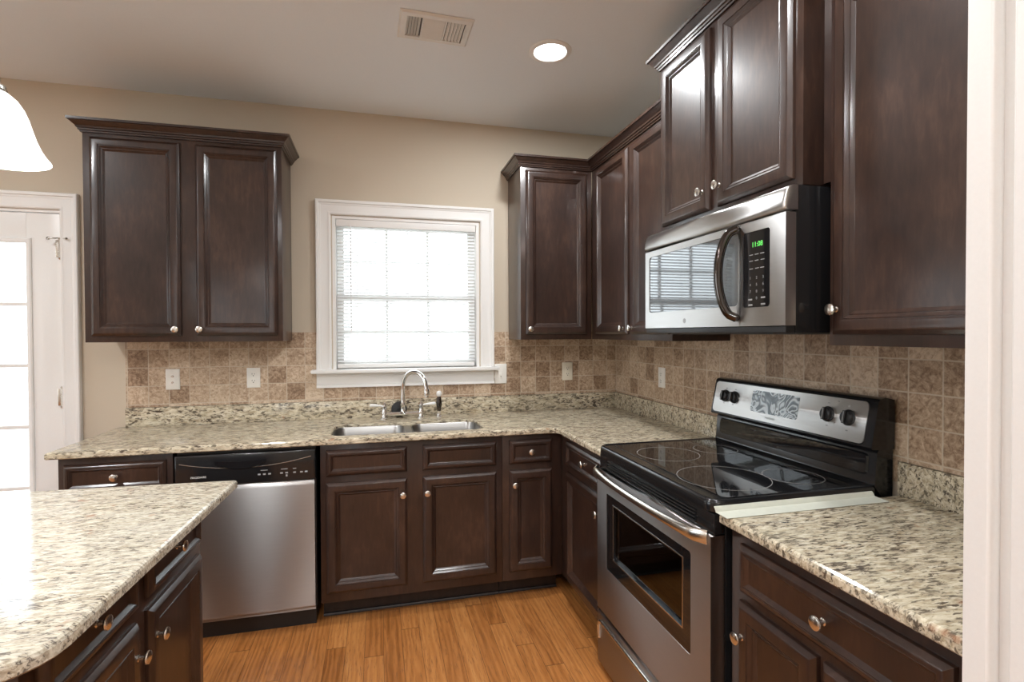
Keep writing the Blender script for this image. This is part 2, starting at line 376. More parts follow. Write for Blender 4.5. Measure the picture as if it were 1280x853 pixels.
# opening trim at the right edge of the view: jamb board and moulded casing
JX = -.0225
j = sempty('trim_1', (-.64, -2.69, 0))
sec = [(-.6125, -2.636), (-.632, -2.636), (-.638, -2.640), (-.6385, -2.645), (-.637, -2.6715), (-.632, -2.675), (-.6145, -2.676), (-.6140, -2.697), (-.629, -2.698), (-.632, -2.701), (-.632, -2.744), (-.626, -2.7455), (-.6125, -2.7455)]
MB().loops([[(x+JX, y, z) for x, y in sec] for z in (.0005, CEIL-.001)]).build('jamb_moulding', 'trim', j, world=True)
cas = [(0, 0), (0, .012), (.004, .016), (.056, .018), (.060, .016), (.064, .008), (.078, .008), (.083, .012), (.086, .022), (.104, .024), (.108, .020), (.108, 0)]
MB().loops([[(-.6265+JX+a, -2.7462-b, z) for a, b in cas] for z in (.0005, CEIL-.001)]).build('casing', 'trim', j, world=True)

CAS = [(0, 0), (0, .024), (.004, .028), (.016, .028), (.020, .022), (.026, .020), (.030, .016), (.066, .014), (.072, .017), (.080, .016), (.085, .010), (.085, 0)]
# --- kitchen window
win = sempty('window_1', (-1.385, 0, 1.205))
x0, x1, z0, z1 = WIN
m = MB()                                        # casing: head and legs down to the stool
C0, C1, CT = x0-.092, x1+.092, z1+.088
pth = [(C0, z0), (C0, CT), (C1, CT), (C1, z0)]
ls = []
for i, (px, pz) in enumerate(pth):
    row = []
    for d, h in CAS:
        sx = d if i < 2 else -d; sz = -d if i in (1, 2) else 0
        row.append((px+sx, -h-.001, pz+sz))
    ls.append(row)
m.loops(ls); m.build('casing', 'trim', win, world=True)
m = MB().box(C0-.028, C1+.028, -.062, .05, z0-.022, z0, .006); m.build('stool', 'trim', win, world=True)
m = MB()
m.loops([[(x, y, z) for y, z in ((-.001, z0-.023), (-.020, z0-.023), (-.021, z0-.036), (-.012, z0-.044), (-.012, z0-.088), (-.022, z0-.094), (-.022, z0-.108), (-.001, z0-.108))] for x in (C0, C1)])
m.build('apron', 'trim', win, world=True)
m = MB()
m.box(x0, x0+.018, 0, .118, z0, z1); m.box(x1-.018, x1, 0, .118, z0, z1); m.box(x0+.018, x1-.018, 0, .118, z1-.018, z1)
m.build('jamb', 'trim', win, world=True, smooth=False)
def sash(y, za, zb, nm):
    m = MB(); a, b = x0+.019, x1-.019; s = .042
    m.box(a, a+s, y, y+.03, za, zb, .003); m.box(b-s, b, y, y+.03, za, zb, .003)
    m.box(a+s, b-s, y, y+.03, za, za+s, .003); m.box(a+s, b-s, y, y+.03, zb-s, zb, .003)
    wd = (b-a-2*s)/3
    for k in (1, 2): m.box(a+s+wd*k-.009, a+s+wd*k+.009, y+.006, y+.024, za+s, zb-s, .002)
    zm = (za+zb)/2; 
    for k in range(3): m.box(a+s+wd*k+.0095*(k > 0), a+s+wd*(k+1)-.0095*(k < 2), y+.006, y+.024, zm-.009, zm+.009, .002)
    o = m.build('sash', 'trim', win, world=True)
    MB().box(a+s-.004, b-s+.004, y+.013, y+.017, za+s-.004, zb-s+.004).build('pane', 'pane', o, world=False, smooth=False).matrix_parent_inverse = Matrix.Translation((1.385, 0, -1.205))
sash(.050, z0+.002, 1.655, 'l'); sash(.083, 1.615, z1-.019, 'u')
# mini blind hanging inside the window
bl = thing('mini_blind', 'white horizontal mini blind lowered inside the window over the sink', 'blind', (-1.385, .022, z0+.002))
MB().box(x0+.021, x1-.021, .002, .040, z1-.060, z1-.019, .003).build('headrail', 'trim', bl, world=True)
m = MB(); k = 0; zz = z0+.046
while zz < z1-.066:
    c, s = .0115*math.cos(R(36)), .0115*math.sin(R(36))
    m.loops([[(x, .021-c, zz-s), (x, .021, zz+.0018), (x, .021+c, zz+s), (x, .021, zz+.0010)] for x in (x0+.026, x1-.026)]); zz += .0205
m.build('slats', 'blind_slat', bl, world=True)
MB().box(x0+.024, x1-.030, .009, .033, z0+.004, z0+.030, .004).build('bottom_rail', 'trim', bl, world=True)
MB().tube([(x0+.105, -.006, z1-.05), (x0+.106, -.007, 1.42)], .0035, 8).build('wand', 'slat', bl, world=True)
for cx in (x0+.14, -1.385, x1-.14):
    for cy in (.0085, .0335): MB().tube([(cx, cy, z1-.061), (cx, cy, z0+.030)], .0009, 5).build('ladder_cord', 'slat', bl, world=True)

# --- glazed back door with its casing
dr = sempty('door_1', (-3.59, 0, 0))
a, b, zt = DOOR[0], DOOR[1], DOOR[3]
m = MB(); pth = [(a-.075, 0), (a-.075, zt+.088), (b+.080, zt+.088), (b+.080, 0)]; ls = []
for i, (px, pz) in enumerate(pth):
    ls.append([(px+(d if i < 2 else -d), -h-.001, pz+(-d if i in (1, 2) else 0)) for d, h in CAS])
m.loops(ls); m.build('casing', 'trim', dr, world=True)
m = MB(); m.box(a, a+.012, 0, .118, 0, zt); m.box(b-.012, b, 0, .118, 0, zt); m.box(a+.012, b-.012, 0, .118, zt-.012, zt); m.build('jamb', 'trim', dr, world=True, smooth=False)
sa, sb, st = a+.015, b-.015, zt-.015
ga, gb, gz0, gz1 = sa+.135, sb-.150, .285, 1.900
m = MB()
m.box(sa, ga, .012, .052, .01, st, .002); m.box(gb, sb, .012, .052, .01, st, .002); m.box(ga, gb, .012, .052, .01, gz0, .002); m.box(ga, gb, .012, .052, gz1, st, .002)
slab = m.build('door_slab', 'trim', dr, world=True)
def under(mb, nm, mat, parent, **kw):
    """child of a part, given in world coordinates of an unrotated structure/thing"""
    return mb.build(nm, mat, parent, world=True, **kw)
under(MB().ring(ga-.022, gb+.022, gz0-.022, gz1+.022, [(0, 0), (0, .008), (.006, .012), (.016, .010), (.026, .002), (.026, 0)], .012), 'glazing_bead', 'trim', slab)
m = MB(); nz = 5
for k in range(1, nz): z = gz0+(gz1-gz0)*k/nz; m.box(ga, gb, .018, .046, z-.010, z+.010, .003)
for k in (1, 2):
    x = ga+(gb-ga)*k/3
    for q in range(nz): m.box(x-.010, x+.010, .019, .045, gz0+(gz1-gz0)*q/nz+.010*(q > 0), gz0+(gz1-gz0)*(q+1)/nz-.010*(q < nz-1), .003)
under(m, 'muntins', 'trim', slab)
under(MB().box(ga-.004, gb+.004, .030, .034, gz0-.004, gz1+.004), 'pane', 'pane', slab, smooth=False)
for z in (1.87, 1.085, .30):
    m = MB(); m.tube([(b-.010, -.006, z-.048), (b-.010, -.006, z+.048)], .0065, 10); m.lathe([(.004, 0), (.007, .004), (.003, .010)], (b-.010, -.006, z+.048)); m.lathe([(.004, 0), (.007, .004), (.003, .010)], (b-.010, -.006, z-.048), (0, 0, -1))
    m.box(b-.030, b+.008, -.003, .0115, z-.045, z+.045, .001)
    hg = under(m, 'hinge', 'nickel', dr)
    if z > 1.8:
        m = MB(); m.tube([(b-.010, -.006, z+.055), (b-.030, -.030, z+.050), (b-.046, -.034, z+.048)], .003, 8); m.lathe([(.008, 0), (.009, .006), (.006, .010)], (b-.046, -.034, z+.048), (-.5, .6, 0))
        m.tube([(b-.010, -.006, z+.055), (b+.014, -.016, z+.052), (b+.030, -.034, z+.050)], .003, 8); m.lathe([(.006, 0), (.007, .006), (.004, .010)], (b+.030, -.034, z+.050), (.4, .5, 0))
        under(m, 'hinge_door_stop', 'nickel', hg)
# --- windows of the open breakfast and sitting area (seen only as reflections)
def simple_window(name, axis, fixed, a0, a1, z0, z1, out, nv, nh, blind=False):
    w_ = sempty(name, (fixed if axis == 'y' else (a0+a1)/2, fixed if axis == 'x' else (a0+a1)/2, z0)); fr, mu, pn, bd = MB(), MB(), MB(), MB()
    def bx(m, p0, p1, q0, q1, e0, e1, bev=.002):
        lo, hi = min(fixed+out*e0, fixed+out*e1), max(fixed+out*e0, fixed+out*e1)
        if axis == 'x': m.box(p0, p1, lo, hi, q0, q1, bev)
        else: m.box(lo, hi, p0, p1, q0, q1, bev)
    for p0, p1, q0, q1 in ((a0-.08, a0, z0-.08, z1+.08), (a1, a1+.08, z0-.08, z1+.08), (a0, a1, z1, z1+.08), (a0, a1, z0-.08, z0)): bx(fr, p0, p1, q0, q1, -.001, -.02)
    for p0, p1, q0, q1 in ((a0, a0+.05, z0, z1), (a1-.05, a1, z0, z1), (a0+.05, a1-.05, z1-.05, z1), (a0+.05, a1-.05, z0, z0+.05)): bx(fr, p0, p1, q0, q1, .03, .07)
    for k in range(1, nv): x = a0+(a1-a0)*k/nv; bx(mu, x-.022, x+.022, z0+.05, z1-.05, .035, .065)
    for k in range(1, nh): z = z0+(z1-z0)*k/nh; bx(mu, a0+.05, a1-.05, z-.014, z+.014, .04, .06)
    bx(pn, a0+.05, a1-.05, z0+.05, z1-.05, .048, .052, 0)
    fr.build('frame', 'trim', w_, world=True); mu.build('muntins', 'trim', w_, world=True); pn.build('pane', 'pane', w_, world=True, smooth=False)
    if blind:
        z = z0+.06
        while z < z1-.06: bx(bd, a0+.01, a1-.01, z-.003, z+.003, .0, .024, 0); z += .05
        bd.build('blind', 'slat', w_, world=True, smooth=False)
simple_window('window_2', 'y', XL, -2.65, -.75, .70, 2.20, -1, 2, 2, True)
simple_window('window_3', 'x', YF, -4.22, -3.84, .25, 2.2, -1, 1, 3)
simple_window('window_4', 'x', YF, -3.44, -3.19, .25, 2.2, -1, 1, 3)
simple_window('window_5', 'x', YF, -3.05, -2.78, .25, 2.2, -1, 1, 3)

# tile backsplashes
tg_ = thing('tile_backsplash', 'tumbled beige travertine tile backsplash on the wall behind the sink', 'backsplash', (-1.45, 0, 1.016))
m = MB()
for q0, q1, r0, r1 in ((-2.893, C0-.001, 1.017, 1.425), (C0-.001, C1+.001, 1.017, z0-.109), (C1+.001, -.0085, 1.017, 1.425)): m.box(q0, q1, -.008, -.0002, r0, r1)
o = m.build('tiles', 'tile_back', tg_, world=True, smooth=False)
tg2 = thing('tile_backsplash', 'tumbled brown travertine tile backsplash on the wall behind the stove', 'backsplash', (0, -1.3, 1.016))
m = MB(); m.box(-.008, -.0002, -2.634, -.0002, 1.017, 1.425); m.box(-.008, -.0002, -1.998, -1.204, .95, 1.0165)
m.build('tiles', 'tile_right', tg2, world=True, smooth=False)

# ------------------------------------------------------------------ cabinets
DOORP = [(0, 0), (0, .006), (.0015, .0095), (.0110, .0182), (.0140, .0195), (.0180, .0200), (.0360, .0205), (.0400, .0198), (.0412, .0168), (.0432, .0168), (.0442, .0178), (.0515, .0112), (.0530, .0096), (.0548, .0096), (.0558, .0104), (.0635, .0036), (.0650, .0028)]
DRAWP = [(0, 0), (0, .006), (.0015, .0095), (.0110, .0182), (.0140, .0195), (.0165, .0200), (.0205, .0197), (.0218, .0172), (.0236, .0172), (.0246, .0180), (.0330, .0102), (.0345, .0094)]
KNOB = [(.0085, 0), (.0085, .002), (.0055, .004), (.0050, .014), (.0075, .017), (.0150, .0195), (.0165, .0225), (.0155, .0255), (.0110, .0275), (.0005, .0285)]
def cabinet(name, label, loc, rz, wd, dp, z0, z1, doors=(), drawers=(), toe=0.0, group=None, kickdepth=.10, hollow=False):
    """local frame: x along the front (left to right for a viewer), front at y = 0, body behind (+y)"""
    c = thing(name, label, 'cabinet', loc, rz, group)
    if hollow:
        m = MB().box(0, wd, 0, .02, z0+toe, z1, .0015); m.box(0, .018, .0201, dp, z0+toe, z1); m.box(wd-.018, wd, .0201, dp, z0+toe, z1)
        m.box(.0181, wd-.0181, .0201, dp, z0+toe, z0+toe+.018); m.box(.0181, wd-.0181, dp-.012, dp, z0+toe+.0181, z1); m.build('body', 'wood', c)
    else: MB().box(0, wd, 0, dp, z0+toe, z1, .0015).build('body', 'wood', c)
    if toe:
        m = MB(); m.box(.001, wd-.001, kickdepth, dp-.02, z0+.0005, z0+toe-.0005)
        m.loops([[(x, kickdepth-a, z0+.0005+h) for a, h in ((0, 0), (.012, 0), (.0115, .006), (.008, .012), (0, .014))] for x in (.001, wd-.001)])
        m.build('toe_kick', 'kick', c)
    for kind, items, prof in (('door', doors, DOORP), ('drawer_front', drawers, DRAWP)):
        for u0, u1, w0, w1, kn in items:
            o = MB().panel(0, u1-u0, 0, w1-w0, prof).build(kind, 'wood', c, ang=24); o.location = (u0, -.0003, w0)
            if kn:
                ku, kw = kn
                h = next(hh for d, hh in reversed(prof) if min(ku-u0, u1-ku, kw-w0, w1-kw) >= d)
                MB().lathe(KNOB, (0, 0, 0), (0, -1, 0), 20).build('knob', 'nickel', o).location = (ku-u0, -h+.0003, kw-w0)
    return c
RZ = -math.pi/2
UZ0, UZ1 = 1.3775, 2.425
CROWN = [(.0, 0), (.007, 0), (.008, .007), (.013, .009), (.014, .016), (.019, .019), (.021, .026), (.030, .034), (.040, .046), (.046, .047), (.047, .058), (.0, .058)]
lu = cabinet('upper_cabinet', 'dark brown double-door wall cabinet left of the window', (-2.940, -.305, 0), 0, .890, .296, UZ0, UZ1,
    doors=[(.030, .418, 1.408, 2.372, (.398, 1.440)), (.486, .868, 1.408, 2.372, (.506, 1.440))])
MB().sweep([(-2.940, -.001, 2.392), (-2.940, -.305, 2.392), (-2.050, -.305, 2.392), (-2.050, -.001, 2.392)], CROWN).build('crown_moulding', 'wood', lu, world=True)
cu = cabinet('upper_cabinet', 'dark brown single-door corner wall cabinet right of the window', (-.754, -.305, 0), 0, .447, .296, UZ0, UZ1,
    doors=[(.030, .415, 1.408, 2.372, (.052, 1.440))])
MB().sweep([(-.754, -.001, 2.392), (-.754, -.305, 2.392), (-.305, -.305, 2.392), (-.305, -1.0, 2.392)], CROWN, 0, 2).build('crown_moulding', 'wood', cu, world=True)
ru = cabinet('upper_cabinet', 'dark brown double-door wall cabinet between the corner and the microwave', (-.305, -.307, 0), RZ, .897, .296, UZ0, UZ1,
    doors=[(.080, .487, 1.408, 2.372, (.456, 1.440)), (.530, .878, 1.408, 2.372, (.556, 1.440))])
MB().sweep([(-.9, -.305, 2.392), (-.305, -.305, 2.392), (-.305, -1.204, 2.392)], CROWN, 1, 2).build('crown_moulding', 'wood', ru, world=True)
mc = cabinet('upper_cabinet', 'raised double-door wall cabinet mounted above the microwave', (-.372, -1.2205, 0), RZ, .785, .370, 1.842, 2.575,
    doors=[(.030, .358, 1.866, 2.532, (.330, 1.936)), (.406, .757, 1.866, 2.532, (.430, 1.936))])
MB().sweep([(-.25, -1.2205, 2.546), (-.372, -1.2205, 2.546), (-.372, -2.0055, 2.546), (-.30, -2.0055, 2.546)], CROWN).build('crown_moulding', 'wood', mc, world=True)
tu = cabinet('upper_cabinet', 'large dark brown wall cabinet right of the microwave by the white casing', (-.305, -2.0355, 0), RZ, .585, .296, UZ0, UZ1,
    doors=[(.017, .565, 1.408, 2.372, (.040, 1.478))])
MB().box(-.30, -.004, -2.0345, -2.0065, UZ0+.47, UZ1).build('filler_strip', 'wood', mc, world=True)
MB().sweep([(-.001, -2.0355, 2.392), (-.305, -2.0355, 2.392), (-.305, -2.62, 2.392)], CROWN, 1, 2).build('crown_moulding', 'wood', tu, world=True)
# base run along the back wall (front faces at y = -.61)
BZ1 = .8835; DZ0, DZ1, WZ0, WZ1 = .157, .695, .727, .853
cabinet('base_cabinet', 'dark brown base cabinet at the left end of the back counter', (-2.905, -.61, 0), 0, .438, .60, 0, BZ1,
    doors=[(.022, .415, DZ0, DZ1, (.395, .617))], drawers=[(.022, .415, WZ0, WZ1, (.218, .790))], toe=.11)
cabinet('base_cabinet', 'dark brown double-door base cabinet under the sink with two blank panels', (-1.840, -.61, 0), 0, .899, .60, 0, BZ1,
    doors=[(.026, .410, DZ0, DZ1, (.388, .617)), (.488, .867, DZ0, DZ1, (.508, .617))],
    drawers=[(.026, .410, WZ0, WZ1, None), (.488, .867, WZ0, WZ1, None)], toe=.11, hollow=True)
cabinet('base_cabinet', 'narrow dark brown base cabinet in the corner with one small drawer', (-.940, -.61, 0), 0, .330, .60, 0, BZ1,
    doors=[(.036, .272, DZ0, DZ1, (.062, .622))], drawers=[(.036, .272, WZ0, WZ1, (.154, .790))], toe=.11)
cabinet('base_cabinet', 'dark brown base cabinet between the inside corner and the stove', (-.61, -.6105, 0), RZ, .588, .60, 0, BZ1,
    doors=[(.100, .560, .135, DZ1, (.535, .617))], drawers=[(.100, .560, WZ0, WZ1, (.345, .790))], toe=.11)
cabinet('base_cabinet', 'dark brown base cabinet right of the stove by the white casing', (-.61, -2.012, 0), RZ, .618, .60, 0, BZ1,
    doors=[(.040, .302, DZ0, .690, (.066, .602)), (.318, .588, DZ0, .690, (.562, .602))], drawers=[(.045, .588, .715, .845, (.318, .778))], toe=.11)

# island: turned two degrees, drawers and doors on the side that faces the stove
IO = Vector((-2.039, -1.297, 0)); IR = R(-2)
def isl(x, y, z=0):
    c, s = math.cos(IR), math.sin(IR); return (IO.x+c*x-s*y, IO.y+s*x+c*y, z)
cabinet('island_cabinet', 'dark brown island cabinet with doors facing the stove', isl(-.105, -.885), R(90)+IR, .850, .62, 0, BZ1,
    doors=[(.040, .400, DZ0, DZ1, (.376, .617)), (.458, .822, DZ0, DZ1, (.482, .617))],
    drawers=[(.040, .400, WZ0, WZ1, (.220, .790)), (.458, .822, WZ0, WZ1, (.640, .790))], toe=.11)

# ------------------------------------------------------------------ granite tops
GT, GB = .914, .8845
EDGE = [(.004, GB), (.0, GB+.004), (.0, GT-.009), (.0025, GT-.0035), (.008, GT)]
def slab_top(outline, mat, parent, hole=None):
    b = bmesh.new(); ls = []
    for d, z in EDGE: ls.append([b.verts.new((p[0], p[1], z)) for p in offset_poly(outline, d)])
    n = len(outline)
    for k in range(len(ls)-1):
        for i in range(n): b.faces.new((ls[k][i], ls[k][(i+1) % n], ls[k+1][(i+1) % n], ls[k+1][i]))
    hl = []
    if hole:
        for d, z in ((0, GB), (0, GT-.004), (-.004, GT)): hl.append([b.verts.new((p[0], p[1], z)) for p in offset_poly(hole, d)])
        nh = len(hole)
        for k in range(2):
            for i in range(nh): b.faces.new((hl[k][i], hl[k+1][i], hl[k+1][(i+1) % nh], hl[k][(i+1) % nh]))
    for oi, hi in ((-1, -1), (0, 0)):
        es = [b.edges.get((ls[oi][i], ls[oi][(i+1) % n])) for i in range(n)]
        if hole: es += [b.edges.get((hl[hi][i], hl[hi][(i+1) % nh])) for i in range(nh)]
        bmesh.ops.triangle_fill(b, use_beauty=True, edges=es)
    o = MB().bm(b).build('slab', mat, parent, world=True, ang=22)
    return o
ct = thing('countertop', 'L-shaped speckled granite countertop around the sink', 'countertop', (-1.45, -.32, GB))
r = .035; arc = [(-.648-r+r*math.cos(R(a)), -.648-r+r*math.sin(R(a))) for a in (90, 67, 45, 22, 0)]
out = [(-.001, -.001), (-2.935, -.001), (-2.935, -.648)] + arc + [(-.648, -1.2015), (-.001, -1.2015)]
hole = rrect(-1.795, -1.025, -.575, -.262, .055, 7)
slab_top(out, 'granite', ct, hole)
MB().box(-2.893, -.0215, -.021, -.001, GT+.0003, 1.016, .002).build('upstand', 'granite', ct, world=True)
MB().box(-.021, -.001, -1.2015, -.001, GT+.0003, 1.016, .002).build('upstand', 'granite', ct, world=True)
ct2 = thing('countertop', 'short speckled granite countertop right of the stove', 'countertop', (-.32, -2.3, GB))
slab_top([(-.001, -2.0080), (-.648, -2.0080), (-.648, -2.633), (-.001, -2.633)], 'granite', ct2)
MB().box(-.021, -.001, -2.633, -2.0085, GT+.0003, 1.016, .002).build('upstand', 'granite', ct2, world=True)
ct3 = thing('countertop', 'pale speckled granite island top with rounded corner in the foreground', 'countertop', isl(-.45, -.5, GB), IR)
r = .11; arcpts = [(-r-.0+r*math.cos(R(a)), -1.04+r+r*math.sin(R(a))) for a in (0, -15, -30, -45, -60, -75, -90)]
outl = [(0.002, 0.0), (-.95, 0.015), (-.95, -1.04)] + arcpts[::-1]
slab_top([isl(*p)[:2] for p in outl], 'granite_island', ct3)
# translucent gap cover lying along the counter edge beside the stove
gc = MB(); gc.loops([[(-.660+.550*t, y, z) for y, z in ((-2.0002, .9285), (-2.0040, .9240), (-2.0080, .9160), (-2.056, .9145), (-2.058, .9158), (-2.0105, .9178), (-2.0062, .9255), (-2.0014, .9305), (-2.0002, .9305))] for t in (0, .5, 1)])
tag(gc.build('gap_cover', 'silicone', None), 'pale translucent strip covering the gap between stove and right counter', 'gap cover')

# ------------------------------------------------------------------ sink, faucet
sk = thing('kitchen_sink', 'stainless steel double-bowl sink set under the granite', 'sink', (-1.41, -.42, .70))
def bowl(x0, x1, y0, y1):
    m = MB(); z = .9005; ls = []
    for d, zz, rr in ((-.0005, z-.016, .0555), (-.0005, z, .0555), (.0015, z+.0008, .054), (.004, z-.004, .052), (.010, z-.10, .055), (.016, z-.165, .06), (.030, z-.185, .05), (.060, z-.191, .035)):
        ls.append([(p[0], p[1], zz) for p in rrect(x0+d, x1-d, y0+d, y1-d, rr, 6)])
    m.loops(ls, False, True); return m
b1 = bowl(-1.7935, -1.430, -.5735, -.2635).build('bowl', 'sink_steel', sk, world=True)
b2 = bowl(-1.390, -1.0265, -.5735, -.2635).build('bowl', 'sink_steel', sk, world=True)
MB().box(-1.4295, -1.3905, -.57, -.267, GB-.05, .8975, .008).build('divider', 'sink_steel', sk, world=True)
for cx in (-1.615, -1.205):
    MB().lathe([(.040, 0), (.042, .003), (.036, .005), (.030, .002), (.001, .002)], (cx, -.42, .9005-.1915), n=24).build('drain', 'chrome', sk, world=True)
fc = thing('faucet', 'chrome gooseneck bridge faucet with two white lever handles', 'faucet', (-1.426, -.110, GT))
FX, FY = -1.426, -.110
m = MB(); m.lathe([(.024, 0), (.025, .004), (.018, .010), (.014, .022), (.013, .050), (.016, .056), (.016, .060), (.012, .066), (.0105, .085)], (FX, FY, GT+.022))
pts = [(FX, FY, GT+.105)]; H = GT+.19; rad = .088; dx, dy = .135/.190, -.135/.190
for k in range(3): pts.append((FX, FY, GT+.105+(H-GT-.105)*(k+1)/3))
for k in range(1, 13):
    a = R(180-175*k/12); pts.append((FX+dx*rad*(1+math.cos(a)), FY+dy*rad*(1+math.cos(a)), H+rad*math.sin(a)))
e = pts[-1]; pts.append((e[0]+.004, e[1]-.004, e[2]-.028))
m.tube(pts, .0122, 14); e = pts[-1]
m.lathe([(.0115, .014), (.0150, .010), (.0175, -.004), (.0165, -.020), (.011, -.026), (.011, -.034), (.006, -.034)], e)
m.build('spout', 'chrome', fc, world=True)
m = MB(); m.tube([(FX-.107, FY, GT+.027), (FX+.107, FY, GT+.027)], .0115, 14); m.build('bridge', 'chrome', fc, world=True)
for s in (-1, 1):
    hx = FX+s*.107
    m = MB().lathe([(.022, 0), (.022, .005), (.015, .010), (.013, .026), (.016, .032), (.014, .045), (.011, .062), (.013, .070), (.013, .078), (.008, .086), (.005, .094), (.0005, .097)], (hx, FY, GT+.0003))
    hd = m.build('valve', 'chrome', fc, world=True)
    m = MB().tube([(hx, FY, GT+.074), (hx+s*.022, FY-.006, GT+.078), (hx+s*.050, FY-.012, GT+.082), (hx+s*.078, FY-.016, GT+.084), (hx+s*.084, FY-.017, GT+.084)], [.0045, .0055, .0085, .0095, .005], 12)
    lv = m.build('lever', 'porcelain', hd, world=True)
sp = thing('side_sprayer', 'chrome side sprayer standing right of the faucet', 'sprayer', (-1.213, -.110, GT))
MB().lathe([(.021, 0), (.021, .004), (.014, .010), (.012, .030), (.0145, .036)], (-1.213, -.11, GT+.0003)).build('holder', 'chrome', sp, world=True)
MB().lathe([(.011, .036), (.0125, .050), (.0165, .070), (.0170, .092), (.012, .112), (.010, .122)], (-1.213, -.11, GT)).build('spray_body', 'dark_chrome', sp, world=True)
MB().lathe([(.010, .122), (.0145, .128), (.0170, .138), (.0150, .149), (.0080, .155), (.0005, .156)], (-1.213, -.11, GT)).build('spray_head', 'porcelain', sp, world=True)
st_ = thing('sink_stopper', 'round black rubber sink stopper leaning on the granite behind the faucet', 'stopper', (-1.447, -.055, GT))
MB().lathe([(.0005, -.004), (.020, -.004), (.040, -.002), (.046, .002), (.046, .007), (.038, .010), (.016, .011), (.0005, .011)], (-1.447, -.048, GT+.0455), (0, -1, .22), 32).build('disc', 'rubber', st_, world=True)
MB().lathe([(.012, .0105), (.010, .016), (.006, .018), (.008, .026), (.0005, .028)], (-1.447, -.048, GT+.0455), (0, -1, .22), 20).build('pull_knob', 'rubber', st_, world=True)

# ------------------------------------------------------------------ dishwasher
dw = thing('dishwasher', 'stainless steel dishwasher with black control panel', 'dishwasher', (-2.455, -.632, 0))
W = .600
MB().box(.004, W-.004, .026, .58, .10, .880, .002).build('tub_housing', 'black_matte', dw)
MB().box(.012, W-.012, .060, .30, .001, .0995).build('toe_kick', 'black_matte', dw)
m = MB(); prof = [(0, .1005), (0, .112), (-.006, .116), (-.008, .125), (-.008, .700), (-.005, .720), (0, .7245), (.022, .7245), (.022, .1005)]
m.loops([[(u, v+.0, z) for v, z in prof] for u in (.008, W-.008)]); m.build('door_panel', 'steel_shaded', dw, ang=50)
m = MB().panel(.004, W-.004, .7262, .868, [(0, -.024), (0, .004), (.003, .008), (.008, .010)], 0); cp = m.build('control_panel', 'black', dw)
# curved handle recess and the silver line that sags along its lower lip
m = MB(); top, bot = [], []
for k in range(25):
    t = k/24; u = .168+.215*t; sag = 4*t*(1-t); bot.append((u, .822-.028*sag)); top.append((u, .838-.006*sag))
loop = bot+top[::-1]
m.loops([[(u, -.0102, w_) for u, w_ in loop], [(u, -.0150, w_+(.004 if i < 25 else .0)) for i, (u, w_) in enumerate(loop)]]); m.build('handle_pocket', 'black_glass', dw)
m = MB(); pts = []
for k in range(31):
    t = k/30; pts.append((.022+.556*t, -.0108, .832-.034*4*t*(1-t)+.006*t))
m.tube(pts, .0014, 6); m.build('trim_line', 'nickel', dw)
m = MB().text('FRIGIDAIRE', .100, .768, .0125, -.0102); m.build('logo_lettering', 'white_print', dw, smooth=False)
for u in (.352, .374, .396, .448, .470, .505, .535, .556): MB().box(u-.006, u+.006, -.0112, -.0101, .762, .769, .0004).build('button', 'grey_print', dw)
for a, b, c, d in ((.358, .388, .782, .785), (.446, .474, .782, .785), (.498, .512, .782, .785), (.466, .474, .748, .757)): MB().box(a, b, -.0108, -.0101, c, d).build('button_legend', 'grey_print', dw, smooth=False)

# ------------------------------------------------------------------ microwave
mw = thing('microwave', 'stainless steel over-the-range microwave with black keypad', 'microwave', (-.44, -1.209, 1.412), RZ)
W = .808; Z0, Z1 = 1.412, 1.838
def L(z): return z-1.412
MB().box(.002, W-.002, .036, .430, L(1.412), L(1.838), .003).build('case', 'black', mw)
m = MB().box(.004, W-.004, .004, .0355, L(1.414), L(1.4325), .002); m.build('bottom_trim', 'black_matte', mw)
for a in (.05, .44): MB().box(a, a+.31, .10, .34, L(1.4080), L(1.4117), .001).build('grease_filter', 'duct', mw)
# convex stainless vent band across the top
prof = [(.0355, 1.766), (.001, 1.766), (-.004, 1.769), (-.006, 1.776), (-.005, 1.790), (-.001, 1.808), (.004, 1.822), (.011, 1.831), (.022, 1.836), (.0355, 1.838)]
m = MB().loops([[(u, v+dv, L(z)) for v, z in prof] for u, dv in ((0, .006), (.004, .001), (.010, 0), (W-.010, 0), (W-.004, .001), (W, .006))]); m.build('vent_band', 'steel', mw, ang=50)
SE = .614
wu0, wu1, wz0, wz1 = .034, .604, 1.500, 1.735
# door: steel surround cut for the window
def slab_with_window(m, u0, u1, z0, z1, a, b, c, d, v0, v1, rr=.016):
    inner = rrect(a, b, c, d, rr, 5); bmm = bmesh.new(); lay = []
    for v in (v0, v1):
        o_ = [bmm.verts.new((x, v, z)) for x, z in ((u0, z0), (u1, z0), (u1, z1), (u0, z1))]; i_ = [bmm.verts.new((x, v, z)) for x, z in inner]; lay.append((o_, i_))
    for q in (0, 1):
        n = len(inner)
        for i in range(len(lay[0][q])):
            k = (i+1) % len(lay[0][q]); bmm.faces.new((lay[0][q][i], lay[0][q][k], lay[1][q][k], lay[1][q][i]))
    for o_, i_ in lay:
        es = [bmm.edges.get((l[i], l[(i+1) % len(l)])) for l in (o_, i_) for i in range(len(l))]
        bmesh.ops.triangle_fill(bmm, use_beauty=True, edges=es)
    return m.bm(bmm)
m = slab_with_window(MB(), .002, SE-.001, L(1.4345), L(1.7590), wu0, wu1, L(wz0), L(wz1), 0, .0355); md = m.build('door', 'steel', mw, ang=50)
m = MB().loops([[(x, v, z) for x, z in rrect(wu0+.0005, wu1-.0005, L(wz0)+.0005, L(wz1)-.0005, .0155, 5)] for v in (.0028, .008)]); m.build('window_glass', 'mw_glass', md)
m = MB(); hp = []
for k in range(33):
    t = k/32; b_ = math.sin(math.pi*t)**.45; hp.append((.602-.034*b_, -.006-.042*b_, L(1.462+.285*t)))
